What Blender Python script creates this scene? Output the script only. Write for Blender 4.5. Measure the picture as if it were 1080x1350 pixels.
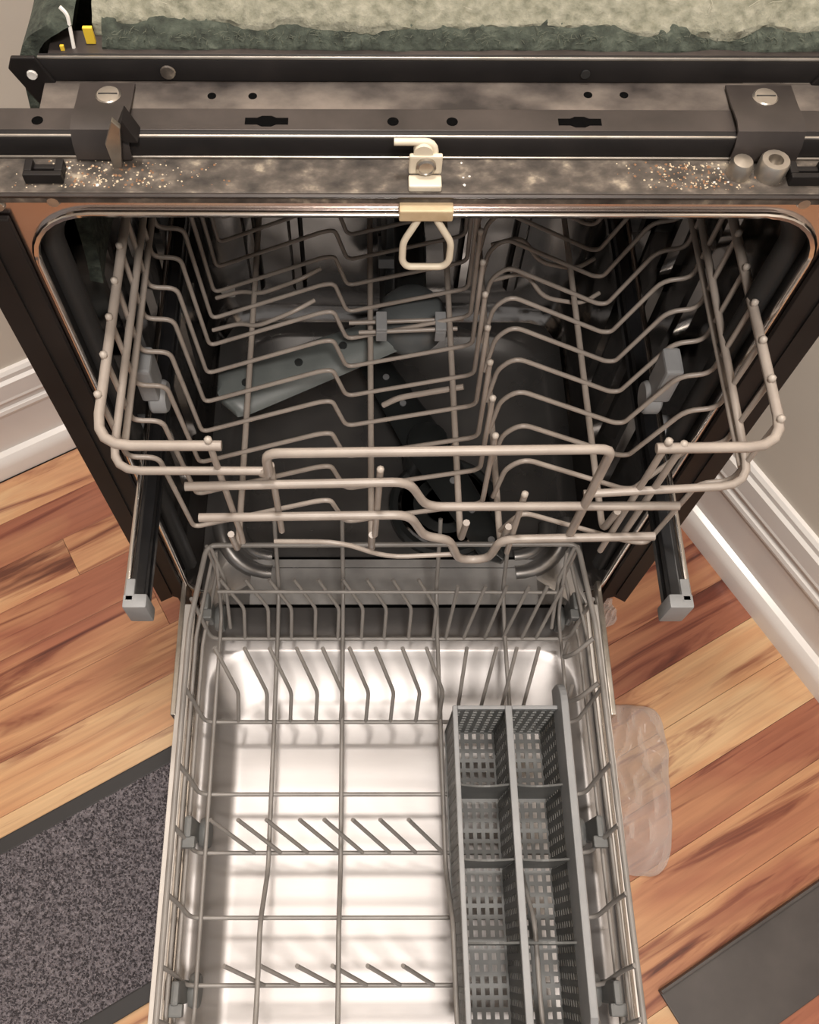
import bpy, bmesh, math, random
from mathutils import Vector, Matrix, noise
random.seed(7)
for o in list(bpy.data.objects): bpy.data.objects.remove(o, do_unlink=True)
scn = bpy.context.scene
COL = scn.collection

# ------------------------------------------------------------------ camera
F_PX, CX, CY = 1232.8, 482.0, 675.0
down = Vector((475.0-CX, CY-1271.0, -F_PX)).normalized()
fwd = Vector((478.0-CX, CY+1875.0, -F_PX)).normalized()
up = -down
fwd = (fwd - up*fwd.dot(up)).normalized()
right = fwd.cross(up)
cam_d = bpy.data.cameras.new('camera')
cam = bpy.data.objects.new('camera', cam_d); COL.objects.link(cam)
M3 = Matrix(((right.x, right.y, right.z), (fwd.x, fwd.y, fwd.z), (up.x, up.y, up.z)))
cam.matrix_world = Matrix.Translation((-0.043, -0.4356, 1.185)) @ M3.to_4x4()
cam_d.lens = F_PX*36/1350; cam_d.sensor_width = 36; cam_d.shift_x = (540-CX)/1350
cam_d.clip_start = 0.02
scn.camera = cam

# ------------------------------------------------------------------ world, lights, exposure
w = bpy.data.worlds.new('world'); scn.world = w; w.use_nodes = True
bg = w.node_tree.nodes['Background']
bg.inputs[0].default_value = (1.0, 0.955, 0.92, 1); bg.inputs[1].default_value = 0.40
scn.view_settings.view_transform = 'Standard'
scn.view_settings.look = 'None'
scn.view_settings.gamma = 1.0
scn.view_settings.use_curve_mapping = False
scn.view_settings.exposure = -0.20
LAMPS = [((-0.10, 0.22, 2.36), 23.0, 0.11, 'round frosted ceiling lamp above the dishwasher'),
         ((0.10, -1.05, 2.36), 44.0, 0.20, 'wide round frosted ceiling lamp above the open floor')]

FZ = -0.07          # floor level
# ------------------------------------------------------------------ materials
def new_mat(name, col=(.5,.5,.5), rough=.5, metal=0.0, **kw):
    m = bpy.data.materials.new(name); m.use_nodes = True
    b = m.node_tree.nodes['Principled BSDF']
    b.inputs['Base Color'].default_value = (*col, 1)
    b.inputs['Roughness'].default_value = rough
    b.inputs['Metallic'].default_value = metal
    for k, v in kw.items(): b.inputs[k].default_value = v
    return m
def nd(m, t, **kw):
    n = m.node_tree.nodes.new(t)
    for k, v in kw.items(): setattr(n, k, v)
    return n
def lk(m, a, b): m.node_tree.links.new(a, b)
def bsdf(m): return m.node_tree.nodes['Principled BSDF']
def coords(m, scale=(1,1,1), kind='Object', rot=(0,0,0)):
    t = nd(m, 'ShaderNodeTexCoord'); mp = nd(m, 'ShaderNodeMapping')
    mp.inputs['Scale'].default_value = scale; mp.inputs['Rotation'].default_value = rot
    lk(m, t.outputs[kind], mp.inputs['Vector']); return mp.outputs['Vector']
def noise_ramp(m, vec, scale, stops, detail=4, rough=.55, dist=0.0):
    n = nd(m, 'ShaderNodeTexNoise'); n.inputs['Scale'].default_value = scale
    n.inputs['Detail'].default_value = detail; n.inputs['Roughness'].default_value = rough
    n.inputs['Distortion'].default_value = dist
    lk(m, vec, n.inputs['Vector'])
    r = nd(m, 'ShaderNodeValToRGB'); el = r.color_ramp.elements
    el[0].position, el[0].color = stops[0][0], (*stops[0][1], 1)
    el[1].position, el[1].color = stops[-1][0], (*stops[-1][1], 1)
    for p, c in stops[1:-1]:
        e = el.new(p); e.color = (*c, 1)
    lk(m, n.outputs['Fac'], r.inputs['Fac']); return r.outputs['Color'], n.outputs['Fac']
def bump(m, fac, strength=.2, dist=.001):
    b = nd(m, 'ShaderNodeBump'); b.inputs['Strength'].default_value = strength
    b.inputs['Distance'].default_value = dist
    lk(m, fac, b.inputs['Height']); lk(m, b.outputs['Normal'], bsdf(m).inputs['Normal'])
def noisy(name, stops, scale, rough=.5, metal=0.0, vecscale=(1,1,1), bstr=0.0, bdist=.001, detail=4, rstops=None, **kw):
    m = new_mat(name, stops[0][1], rough, metal, **kw)
    v = coords(m, vecscale)
    c, f = noise_ramp(m, v, scale, stops, detail)
    lk(m, c, bsdf(m).inputs['Base Color'])
    if bstr: bump(m, f, bstr, bdist)
    if rstops:
        mr = nd(m, 'ShaderNodeMapRange'); mr.inputs['To Min'].default_value = rstops[0]; mr.inputs['To Max'].default_value = rstops[1]
        lk(m, f, mr.inputs['Value']); lk(m, mr.outputs['Result'], bsdf(m).inputs['Roughness'])
    return m

MAT = {}
MAT['wall'] = noisy('wall_paint', [(.35,(.60,.545,.47)),(.65,(.64,.58,.50))], 6, .7, bstr=.05)
MAT['ceiling'] = new_mat('ceiling_paint', (.80,.77,.72), .8)
MAT['trim'] = noisy('trim_paint', [(.3,(.74,.70,.66)),(.7,(.80,.77,.73))], 9, .22, bstr=.05)
MAT['black'] = noisy('black_enamel', [(.3,(.010,.009,.009)),(.75,(.022,.019,.018))], 14, .45, rstops=(.36,.58), detail=6)
bsdf(MAT['black']).inputs['Specular IOR Level'].default_value = .18
MAT['dusty'] = noisy('dusty_brown_metal', [(.32,(.030,.025,.023)),(.44,(.075,.063,.056)),(.55,(.125,.106,.092)),(.70,(.20,.17,.145))], 22, .5, .25, (1,1.4,1), .25, .0006, 9, rstops=(.35,.65))
MAT['strip'] = noisy('brown_enamel_strip', [(.3,(.030,.025,.023)),(.7,(.070,.058,.053))], 16, .36, .2, bstr=.08, detail=6)
MAT['ledge'] = noisy('grimy_ledge', [(.30,(.022,.018,.015)),(.5,(.070,.058,.048)),(.60,(.13,.108,.088)),(.70,(.34,.29,.22))], 60, .6, .1, (1,1.3,1), .5, .0008, 9)
MAT['steel'] = noisy('tub_stainless', [(.3,(.24,.228,.22)),(.7,(.36,.343,.33))], 7, .2, 1.0, bstr=.35, bdist=.02, rstops=(.08,.16), detail=2)
MAT['basinsteel'] = noisy('basin_stainless', [(.3,(.27,.26,.253)),(.7,(.38,.366,.355))], 12, .3, .84, bstr=.15, bdist=.01, rstops=(.22,.34), detail=2)  # same steel as the lip, darkened for the shaded inside of the tub
MAT['litlipsteel'] = noisy('lit_lip_stainless', [(.3,(.29,.28,.272)),(.7,(.46,.445,.43))], 16, .4, .35, rstops=(.30,.45))  # paler copy of the basin steel, the front lip's light put into it
MAT['rimsteel'] = noisy('rim_stainless', [(.3,(.52,.46,.44)),(.7,(.66,.58,.55))], 5, .2, 1.0, rstops=(.14,.28))
MAT['doorsteel'] = noisy('door_stainless', [(.3,(.33,.315,.308)),(.7,(.385,.368,.36))], 5, .38, .85, (1,6,1), .03, .0004, rstops=(.36,.46))
MAT['railblack'] = new_mat('rail_black', (.012,.012,.013), .25)
MAT['chrome'] = new_mat('chrome', (.72,.69,.66), .16, 1.0)
MAT['gasket'] = new_mat('gasket_rubber', (.018,.018,.018), .55)
MAT['rackbeige'] = noisy('beige_nylon_coat', [(.3,(.29,.248,.215)),(.7,(.38,.332,.29))], 30, .36, bstr=.04)
MAT['rackbead'] = new_mat('pale_nylon_tip', (.44,.39,.34), .4)
MAT['rackgrey'] = noisy('grey_nylon_coat', [(.3,(.21,.195,.18)),(.7,(.29,.27,.25))], 30, .36)
MAT['basket'] = noisy('grey_basket_plastic', [(.3,(.115,.118,.115)),(.7,(.165,.168,.162))], 20, .5)
MAT['greyplastic'] = noisy('grey_plastic', [(.3,(.22,.225,.23)),(.7,(.30,.305,.31))], 20, .45)
MAT['armgrey'] = noisy('spray_arm_plastic', [(.3,(.10,.112,.108)),(.7,(.155,.17,.165))], 18, .4)
MAT['hubgrey'] = new_mat('hub_plastic', (.10,.11,.112), .35)
MAT['darkplastic'] = new_mat('dark_plastic', (.022,.024,.024), .3)
MAT['cream'] = noisy('cream_nylon', [(.3,(.62,.55,.43)),(.7,(.72,.65,.52))], 60, .45)
MAT['tan'] = noisy('tan_nylon', [(.3,(.46,.34,.20)),(.7,(.60,.47,.30))], 60, .5)
MAT['zinc'] = noisy('zinc_steel', [(.3,(.34,.31,.27)),(.7,(.52,.48,.43))], 40, .35, .9)
MAT['edgepaint'] = noisy('door_edge_cream', [(.3,(.58,.54,.50)),(.7,(.70,.66,.61))], 12, .4)
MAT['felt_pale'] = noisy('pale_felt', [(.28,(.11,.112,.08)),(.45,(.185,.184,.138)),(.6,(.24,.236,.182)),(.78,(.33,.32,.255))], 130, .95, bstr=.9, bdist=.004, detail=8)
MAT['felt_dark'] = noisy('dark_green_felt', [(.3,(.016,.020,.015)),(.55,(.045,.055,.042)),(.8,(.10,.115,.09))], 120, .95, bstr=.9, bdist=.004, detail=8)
MAT['fibre'] = new_mat('felt_fibre', (.36,.345,.27), .9)
MAT['fibre_dark'] = new_mat('felt_fibre_dark', (.09,.10,.075), .9)
MAT['yellow'] = new_mat('yellow_wire', (.75,.52,.04), .5)
MAT['white'] = new_mat('white_plastic', (.72,.70,.66), .4)
MAT['carpet'] = noisy('carpet_base', [(.35,(.09,.08,.088)),(.65,(.20,.18,.19))], 260, .95, detail=2)
MAT['tuft_a'] = new_mat('carpet_tuft_dark', (.11,.098,.106), .95)
MAT['tuft_b'] = new_mat('carpet_tuft_mid', (.33,.295,.315), .95)
MAT['binding'] = new_mat('mat_binding_rubber', (.022,.020,.020), .6)
MAT['crumb'] = new_mat('crumb', (.55,.46,.33), .8)
MAT['crumb_dark'] = new_mat('crumb_rust', (.24,.13,.07), .8)
MAT['panel'] = noisy('dark_panel', [(.3,(.045,.038,.035)),(.7,(.07,.06,.055))], 15, .5)
MAT['void'] = new_mat('hole_black', (.004,.004,.004), 1.0); bsdf(MAT['void']).inputs['Specular IOR Level'].default_value = 0
MAT['subfloor'] = new_mat('subfloor', (.05,.03,.02), .8)

# wood plank: colour per plank from Object Info, streaks along the plank
def wood():
    m = new_mat('laminate_plank', (.4,.2,.09), .33)
    oi = nd(m, 'ShaderNodeObjectInfo'); t = nd(m, 'ShaderNodeTexCoord')
    mul = nd(m, 'ShaderNodeVectorMath', operation='SCALE'); mul.inputs['Scale'].default_value = 37.0
    cmb = nd(m, 'ShaderNodeCombineXYZ')
    lk(m, oi.outputs['Random'], cmb.inputs[0]); lk(m, oi.outputs['Random'], cmb.inputs[1])
    lk(m, cmb.outputs[0], mul.inputs[0])
    add = nd(m, 'ShaderNodeVectorMath', operation='ADD')
    lk(m, t.outputs['Object'], add.inputs[0]); lk(m, mul.outputs[0], add.inputs[1])
    def stretched(s):
        mp = nd(m, 'ShaderNodeMapping'); mp.inputs['Scale'].default_value = s
        lk(m, add.outputs[0], mp.inputs['Vector']); return mp.outputs['Vector']
    sep = nd(m, 'ShaderNodeValToRGB'); el = sep.color_ramp.elements     # each plank its own tone
    el[0].position, el[0].color = 0.0, (.33,.105,.048,1); el[1].position, el[1].color = 1.0, (.62,.41,.21,1)
    for p_, c_ in ((.3,(.46,.20,.085)),(.55,(.55,.285,.125)),(.8,(.60,.375,.185))):
        e_ = el.new(p_); e_.color = (*c_,1)
    big = nd(m, 'ShaderNodeTexNoise'); big.inputs['Scale'].default_value = 1.2; big.inputs['Detail'].default_value = 3; big.inputs['Distortion'].default_value = 1.0
    lk(m, stretched((2.0, 13, 1)), big.inputs['Vector'])
    jit = nd(m, 'ShaderNodeMath', operation='MULTIPLY_ADD'); jit.inputs[1].default_value = 1.7; jit.inputs[2].default_value = -.85
    lk(m, big.outputs['Fac'], jit.inputs[0])
    tone = nd(m, 'ShaderNodeMath', operation='ADD', use_clamp=True); lk(m, jit.outputs[0], tone.inputs[0]); lk(m, oi.outputs['Random'], tone.inputs[1])
    lk(m, tone.outputs[0], sep.inputs['Fac']); base = sep.outputs['Color']
    fine, ff = noise_ramp(m, stretched((3, 80, 1)), 2.0, [(.3,(.82,.78,.76)),(.65,(1.04,1.03,1.0))], 5, .6, .5)
    streak, _ = noise_ramp(m, stretched((1.3, 17, 1)), 1.5, [(.30,(.20,.10,.10)),(.38,(.55,.38,.36)),(.47,(1,1,1))], 5, .6, 1.4)
    mx = nd(m, 'ShaderNodeMix', data_type='RGBA', blend_type='MULTIPLY'); mx.inputs[0].default_value = 1
    lk(m, base, mx.inputs[6]); lk(m, fine, mx.inputs[7])
    mx2 = nd(m, 'ShaderNodeMix', data_type='RGBA', blend_type='MULTIPLY'); mx2.inputs[0].default_value = 1
    lk(m, mx.outputs[2], mx2.inputs[6]); lk(m, streak, mx2.inputs[7])
    hs = nd(m, 'ShaderNodeHueSaturation'); hs.inputs['Saturation'].default_value = .93
    mr = nd(m, 'ShaderNodeMapRange'); mr.inputs['To Min'].default_value = .95; mr.inputs['To Max'].default_value = 1.08
    lk(m, oi.outputs['Random'], mr.inputs['Value']); lk(m, mr.outputs[0], hs.inputs['Value'])
    lk(m, mx2.outputs[2], hs.inputs['Color']); lk(m, hs.outputs[0], bsdf(m).inputs['Base Color'])
    bump(m, ff, .08, .0005)
    return m
MAT['wood'] = wood()
def bag_mat():
    m = new_mat('clear_plastic_film', (.80,.74,.70), .2)
    b = bsdf(m); out = m.node_tree.nodes['Material Output']
    tr = nd(m, 'ShaderNodeBsdfTransparent'); tr.inputs[0].default_value = (.95,.93,.91,1)
    mix = nd(m, 'ShaderNodeMixShader'); lw = nd(m, 'ShaderNodeLayerWeight'); lw.inputs['Blend'].default_value = .35
    mr = nd(m, 'ShaderNodeMapRange'); mr.inputs['To Min'].default_value = .15; mr.inputs['To Max'].default_value = .80
    lk(m, lw.outputs['Facing'], mr.inputs['Value']); lk(m, mr.outputs[0], mix.inputs[0])
    lk(m, tr.outputs[0], mix.inputs[1]); lk(m, b.outputs[0], mix.inputs[2]); lk(m, mix.outputs[0], out.inputs['Surface'])
    return m
MAT['bag'] = bag_mat()
def emit(name, col, s):
    m = new_mat(name, col, .5); bsdf(m).inputs['Emission Color'].default_value = (*col, 1)
    bsdf(m).inputs['Emission Strength'].default_value = s; return m
MAT['lamp'] = emit('lamp_glass', (1,.925,.86), 5.0)

# ------------------------------------------------------------------ mesh helpers
class MB:
    def __init__(s): s.v = []; s.f = []
    def add(s, v, f):
        n = len(s.v); s.v += [tuple(p) for p in v]; s.f += [tuple(i+n for i in q) for q in f]; return s
    def box(s, x0, x1, y0, y1, z0, z1):
        v = [(x,y,z) for z in (z0,z1) for y in (y0,y1) for x in (x0,x1)]
        return s.add(v, [(0,2,3,1),(4,5,7,6),(0,1,5,4),(2,6,7,3),(0,4,6,2),(1,3,7,5)])
    def tube(s, pts, r, fillet=0.0, n=8, closed=False, cap=True):
        P = fillet_path([Vector(p) for p in pts], fillet, closed)
        m = len(P); rings = []
        T = []
        for i in range(m):
            a = P[(i-1) % m] if (closed or i > 0) else P[i]
            b = P[(i+1) % m] if (closed or i < m-1) else P[i]
            t = (b-a); T.append(t.normalized() if t.length > 1e-9 else Vector((0,0,1)))
        u = T[0].orthogonal().normalized()
        v = []
        for i in range(m):
            u = (u - T[i]*u.dot(T[i])); u = u.normalized() if u.length > 1e-6 else T[i].orthogonal().normalized()
            wv = T[i].cross(u)
            for k in range(n):
                a = 2*math.pi*k/n
                v.append(P[i] + (u*math.cos(a) + wv*math.sin(a))*r)
        f = []
        for i in range(m if closed else m-1):
            j = (i+1) % m
            for k in range(n):
                k2 = (k+1) % n
                f.append((i*n+k, i*n+k2, j*n+k2, j*n+k))
        if not closed and cap:
            f.append(tuple(range(n-1, -1, -1))); f.append(tuple(range((m-1)*n, m*n)))
        return s.add(v, f)
    def lathe(s, prof, c=(0,0,0), axis='z', n=20):
        v = []
        for (r, h) in prof:
            for k in range(n):
                a = 2*math.pi*k/n; p = (r*math.cos(a), r*math.sin(a), h)
                if axis == 'y': p = (p[0], h, p[1])
                if axis == 'x': p = (h, p[0], p[1])
                v.append((p[0]+c[0], p[1]+c[1], p[2]+c[2]))
        f = [(i*n+k, i*n+(k+1) % n, (i+1)*n+(k+1) % n, (i+1)*n+k) for i in range(len(prof)-1) for k in range(n)]
        f += [tuple(range(n-1,-1,-1)), tuple(range((len(prof)-1)*n, len(prof)*n))]
        return s.add(v, f)
    def prism(s, poly, axis, a0, a1):
        # poly of 2D points, extruded along axis ('x': (y,z); 'y': (x,z); 'z': (x,y))
        n = len(poly); v = []
        for a in (a0, a1):
            for p in poly:
                v.append({'x': (a,p[0],p[1]), 'y': (p[0],a,p[1]), 'z': (p[0],p[1],a)}[axis])
        f = [tuple(range(n)), tuple(range(2*n-1, n-1, -1))] + [(k, n+k, n+(k+1) % n, (k+1) % n) for k in range(n)]
        return s.add(v, f)
    def rings(s, rings, cap0=False, cap1=True):
        n = len(rings[0]); v = [p for r in rings for p in r]
        f = [(i*n+k, i*n+(k+1) % n, (i+1)*n+(k+1) % n, (i+1)*n+k) for i in range(len(rings)-1) for k in range(n)]
        if cap0: f.append(tuple(range(n-1,-1,-1)))
        if cap1: f.append(tuple(range((len(rings)-1)*n, len(rings)*n)))
        return s.add(v, f)
    def build(s, name, mat, parent=None, smooth=None, bevel=0.0, kind=None, label=None, loc=None):
        me = bpy.data.meshes.new(name); me.from_pydata(s.v, [], s.f)
        bm = bmesh.new(); bm.from_mesh(me); bmesh.ops.recalc_face_normals(bm, faces=bm.faces)
        if bevel:
            ed = [e for e in bm.edges if len(e.link_faces) == 2 and e.calc_face_angle(0) > .6]
            bmesh.ops.bevel(bm, geom=ed, offset=bevel, segments=2, affect='EDGES', profile=.6)
        bm.to_mesh(me); bm.free()
        o = bpy.data.objects.new(name, me); COL.objects.link(o); me.materials.append(mat)
        if smooth is not None:
            for p in me.polygons: p.use_smooth = True
            try: me.set_sharp_from_angle(angle=math.radians(smooth))
            except Exception: pass
        if parent is not None:
            o.parent = parent
            o.matrix_parent_inverse = Matrix.Translation(-world_loc(parent))
        if kind: o['kind'] = kind
        if label: o['label'] = label
        return o
LOCS = {}
def world_loc(o): return LOCS.get(o.name, Vector((0,0,0)))
def fillet_path(P, r, closed):
    if r <= 0: return P
    out = []; m = len(P)
    for i in range(m):
        if not closed and i in (0, m-1): out.append(P[i]); continue
        a, b, c = P[(i-1) % m], P[i], P[(i+1) % m]
        d1 = (a-b); d2 = (c-b); l1, l2 = d1.length, d2.length
        if l1 < 1e-7 or l2 < 1e-7: out.append(b); continue
        if d1.normalized().dot(d2.normalized()) < -.995: out.append(b); continue
        q = min(r, l1*.48, l2*.48); p0 = b + d1*(q/l1); p2 = b + d2*(q/l2)
        for t in (0, .25, .5, .75, 1):
            out.append(p0*(1-t)**2 + b*2*t*(1-t) + p2*t*t)
    return out
def thing(name, label, cat, loc=(0,0,0), group=None):
    o = bpy.data.objects.new(name, None); COL.objects.link(o); o.location = loc
    o.empty_display_size = .05
    LOCS[o.name] = Vector(loc); o['label'] = label; o['category'] = cat
    if group: o['group'] = group
    return o
def tag(o, label, cat, group=None):
    o['label'] = label; o['category'] = cat
    if group: o['group'] = group
    return o
def copy_part(src, parent, d, name=None):
    c = src.copy(); COL.objects.link(c); c.parent = parent
    c.matrix_parent_inverse = src.matrix_parent_inverse.copy(); c.location = src.location + Vector(d); return c
def rrect(x0, x1, y0, y1, r, n=6):
    pts = []
    for cx, cy, a0 in ((x1-r,y1-r,0),(x0+r,y1-r,90),(x0+r,y0+r,180),(x1-r,y0+r,270)):
        for k in range(n+1):
            a = math.radians(a0 + 90*k/n); pts.append((cx+r*math.cos(a), cy+r*math.sin(a)))
    return pts
def wire(pts, r, mat, parent, name='wire', fillet=.007, n=8, **kw):
    return MB().tube(pts, r, fillet, n).build(name, mat, parent, smooth=60, **kw)

# ------------------------------------------------------------------ the setting
TH = math.radians(29.5); U = Vector((math.cos(TH), math.sin(TH), 0)); V = Vector((-math.sin(TH), math.cos(TH), 0))
L0 = Vector((-0.590, 0.231, FZ)); R0 = Vector((0.418, 0.191, FZ))    # points on the foot of the two baseboards
cv = L0.dot(V); cu = R0.dot(U)                                       # foot lines in room axes
def room(u, v, z): return U*u + V*v + Vector((0,0,z))
BT = .016
fl = MB(); fl.add([room(u,v,FZ-.012+dz) for dz in (-.03,0) for v in (-2.2, cv+.02) for u in (-2.6, cu+.02)],
                  [(0,2,3,1),(4,5,7,6),(0,1,5,4),(2,6,7,3),(0,4,6,2),(1,3,7,5)])
floor = fl.build('floor', MAT['subfloor'], kind='structure')
floor['label'] = 'orange brown wood plank floor'
PW, PL, GAP = .066, 1.15, .0004
pm = None; k = 0; v = cv - .012
while v > -1.5:
    v -= PW
    first_len = PL*(.30+.62*random.random())        # the plank cut to meet the right wall
    u = cu - .004 - first_len
    o = MB().box(0, first_len-GAP, 0, PW-GAP, -.012, 0).build('plank', MAT['wood'], floor, bevel=.0003)
    o.location = room(u, v, FZ); o.rotation_euler = (0,0,TH)
    while u > -1.6:
        u -= PL
        if pm is None: o = pm = MB().box(0, PL-GAP, 0, PW-GAP, -.012, 0).build('plank', MAT['wood'], floor, bevel=.0003)
        else: o = pm.copy(); COL.objects.link(o); o.parent = floor
        o.location = room(u, v, FZ); o.rotation_euler = (0,0,TH)
    k += 1
def quadbox(name, pts2, z0, z1, mat):
    return MB().prism([(p.x, p.y) for p in pts2], 'z', z0, z1).build(name, mat, kind='structure')
CEIL = 2.44
wl = quadbox('wall_left', [room(-2.6,cv+BT,0), room(cu+BT+.1,cv+BT,0), room(cu+BT+.1,cv+BT+.1,0), room(-2.6,cv+BT+.1,0)], FZ-.042, CEIL, MAT['wall'])
wr = quadbox('wall_right', [room(cu+BT,-2.2,0), room(cu+BT+.1,-2.2,0), room(cu+BT+.1,cv+BT,0), room(cu+BT,cv+BT,0)], FZ-.042, CEIL, MAT['wall'])
quadbox('ceiling', [room(-2.6,-2.2,0), room(cu+BT+.1,-2.2,0), room(cu+BT+.1,cv+BT+.1,0), room(-2.6,cv+BT+.1,0)], CEIL, CEIL+.05, MAT['ceiling'])
# baseboards: profile in (distance from wall, height); run along the wall
def baseboard(name, side):
    prof = [(0,0),(.010,0),(.010,.150),(0,.150)]
    cap = [(0,.150),(.0135,.150),(.0145,.154),(.0135,.158),(.0130,.186),(.0085,.190),(.0085,.198),(.005,.203),(0,.204)]
    bead = [(.010,.122),(.0135,.124),(.0150,.130),(.0135,.136),(.010,.138)]
    shoe = [(.010,0),(.026,0),(.026,.026),(.0235,.036),(.018,.043),(.010,.046)]
    def run(pr):
        vs = []; n = len(pr)
        if side == 'left':
            ends = (-2.58, cu+BT-.001)
            for e in ends: vs += [room(e, cv+BT-d, FZ+h) for d, h in pr]
        else:
            ends = (-2.18, cv+BT-.02)
            for e in ends: vs += [room(cu+BT-d, e, FZ+h) for d, h in pr]
        f = [tuple(range(n)), tuple(range(2*n-1,n-1,-1))] + [(k,n+k,n+(k+1)%n,(k+1)%n) for k in range(n)]
        return MB().add(vs, f)
    b = run(prof).build(name, MAT['trim'], kind='structure')
    run(cap).build('cap_moulding', MAT['trim'], b); run(bead).build('bead_moulding', MAT['trim'], b)
    run(shoe).build('shoe_moulding', MAT['trim'], b, smooth=30)
baseboard('baseboard_left', 'left'); baseboard('baseboard_right', 'right')

# ------------------------------------------------------------------ dishwasher
DW = thing('dishwasher', 'black framed open dishwasher standing pulled out in the room corner', 'dishwasher', (0,.2,FZ))
S = MAT
# tub: rounded box open towards the camera
def tub_ring(hw, z0, z1, r, y): return [(x,y,z) for x,z in rrect(-hw,hw,z0,z1,r,6)]
t = MB()
t.rings([tub_ring(.262,.045,.731,.045,.0), tub_ring(.2625,.044,.733,.05,.02), tub_ring(.268,.036,.738,.06,.035), tub_ring(.266,.038,.738,.06,.38),
         tub_ring(.258,.046,.730,.06,.415), tub_ring(.235,.069,.707,.055,.440), tub_ring(.20,.10,.67,.05,.446)], cap1=True)
t.rings([tub_ring(.262,.045,.731,.045,.0), tub_ring(.272,.030,.742,.06,.004), tub_ring(.272,.030,.742,.06,.40), tub_ring(.245,.06,.715,.06,.452)], cap1=True)
tub = t.build('tub', S['steel'], DW, smooth=40)
# ribs added on the tub side and back walls for vertical reflection streaks
for x in (-.19,-.13,.10,.17):
    MB().prism([(x-.010,.437),(x-.005,.430),(x+.005,.430),(x+.010,.437),(x+.010,.4445),(x-.010,.4445)], 'z', .12, .64).build('streak_rib', S['steel'], tub, smooth=40)
for y in (.12,.20,.28):
    for sx in (-1,1):
        MB().prism([(sx*.2675,y-.012),(sx*.2595,y-.006),(sx*.2595,y+.006),(sx*.2675,y+.012)], 'z', .12, .66).build('streak_rib', S['steel'], tub, smooth=40)
# stepped front lip of the tub floor
def bring(x,y0,y1,r,z): return [(px,py,z+.045*max(0,(abs(px)-.185)/.07)**2*min(1,max(0,py/.06))*(py < .30)) for px,py in rrect(-x,x,y0,y1,r,12)]
MB().rings([bring(.250,-.0285,.425,.012,.040), bring(.250,-.0285,.425,.012,.0540), bring(.249,-.0275,.424,.012,.0555), bring(.226,.022,.405,.075,.0572), bring(.221,.028,.400,.073,.0590), bring(.216,.034,.395,.070,.0575), bring(.204,.050,.383,.062,.049), bring(.185,.075,.36,.055,.0440), bring(.165,.095,.34,.05,.0430)], cap1=True).build('floor_basin', S['basinsteel'], tub, smooth=50)
MB().prism([(-.030,.050),(-.030,.0555),(-.028,.0572),(.022,.0590),(.040,.0585),(.040,.050)], 'x', -.185, .185).build('floor_lip', S['litlipsteel'], tub, smooth=35)
MB().box(-.160,.160,.0400,.0435,.050,.0588).build('floor_groove', S['void'], tub)
for sx in (-1,1):       # rounded pressings in the two front corners of the tub floor
    for rad, rr_ in ((.070,.011),(.046,.009)):
        arc = [(sx*(.158+rad*math.sin(a)), .092-rad*math.cos(a), .054+.045*max(0,(.158+rad*math.sin(a)-.185)/.07)**2) for a in [math.pi/2*i/10 for i in range(11)]]
        MB().tube(arc, rr_, 0, 12).build('corner_pressing', S['basinsteel'], tub, smooth=60)
# front stainless rim around the opening
def rim_ring(hw, z0, z1, r, y): return [(x,y,z) for x,z in rrect(-hw,hw,z0,z1,r,8)]
rr = MB()
rr.rings([rim_ring(.262,.045,.731,.046,.001), rim_ring(.262,.045,.731,.046,-.003), rim_ring(.279,.036,.7475,.008,-.003), rim_ring(.279,.036,.7475,.008,.001), rim_ring(.262,.045,.731,.046,.001)], cap1=False)
rim = rr.build('front_rim', S['rimsteel'], DW, smooth=40)
inner = [(x,-.0045,z) for x,z in rrect(-.262,.262,.045,.731,.046,8)]
MB().tube([p for p in inner], .0028, 0, 6, closed=True).build('edge_trim', S['chrome'], rim, smooth=60)
gk = [(-.258,.018,.10)] + [(x*.985,.018,.388+(z-.388)*.985) for x,_,z in reversed(inner) if z > .3] + [(.258,.018,.10)]
MB().tube(gk, .010, 0, 8).build('door_gasket', S['gasket'], DW, smooth=60)
# black side flanges with a folded edge
for sx in (-1,1):
    poly = [(sx*.268,.036),(sx*.285,.050),(sx*.304,.030),(sx*.304,.728),(sx*.268,.728)]
    fl_ = MB().prism(poly, 'y', -.0085, -.004).build('side_flange', S['black'], DW, bevel=.0008)
    MB().prism([(sx*.304,.030),(sx*.3035,.030),(sx*.3035,.728),(sx*.304,.728)], 'y', -.008, .035).build('folded_edge', S['black'], fl_)
    MB().box(*sorted((sx*.2845,sx*.2875)), -.0105, -.0085, .06, .70).build('crease', S['black'], fl_)
    # round screws on the rim corners
    for (dx, z) in ((.236,.741),(.272,.737)):
        MB().lathe([(.0001,-.0062),(.0038,-.0060),(.0046,-.0042),(.0048,-.003)], (sx*dx,0,z), 'y', 12).build('screw', S['zinc'], rim, smooth=50)
# outer body, base and feet
MB().box(-.262,.262,.02,.40,-.035,.028).build('base_pan', S['black'], DW, bevel=.004)
for sx in (-1,1):
    for y in (.05,.36):
        MB().lathe([(.014,FZ),(.016,FZ+.004),(.016,FZ+.008),(.006,FZ+.010),(.006,-.03)], (sx*.235,y,0), 'z', 12).build('levelling_foot', S['zinc'], DW, smooth=40)
    MB().box(*sorted((sx*.262,sx*.285)), .0, .035, -.03, .05).build('hinge_bracket', S['black'], DW, bevel=.003)
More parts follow.
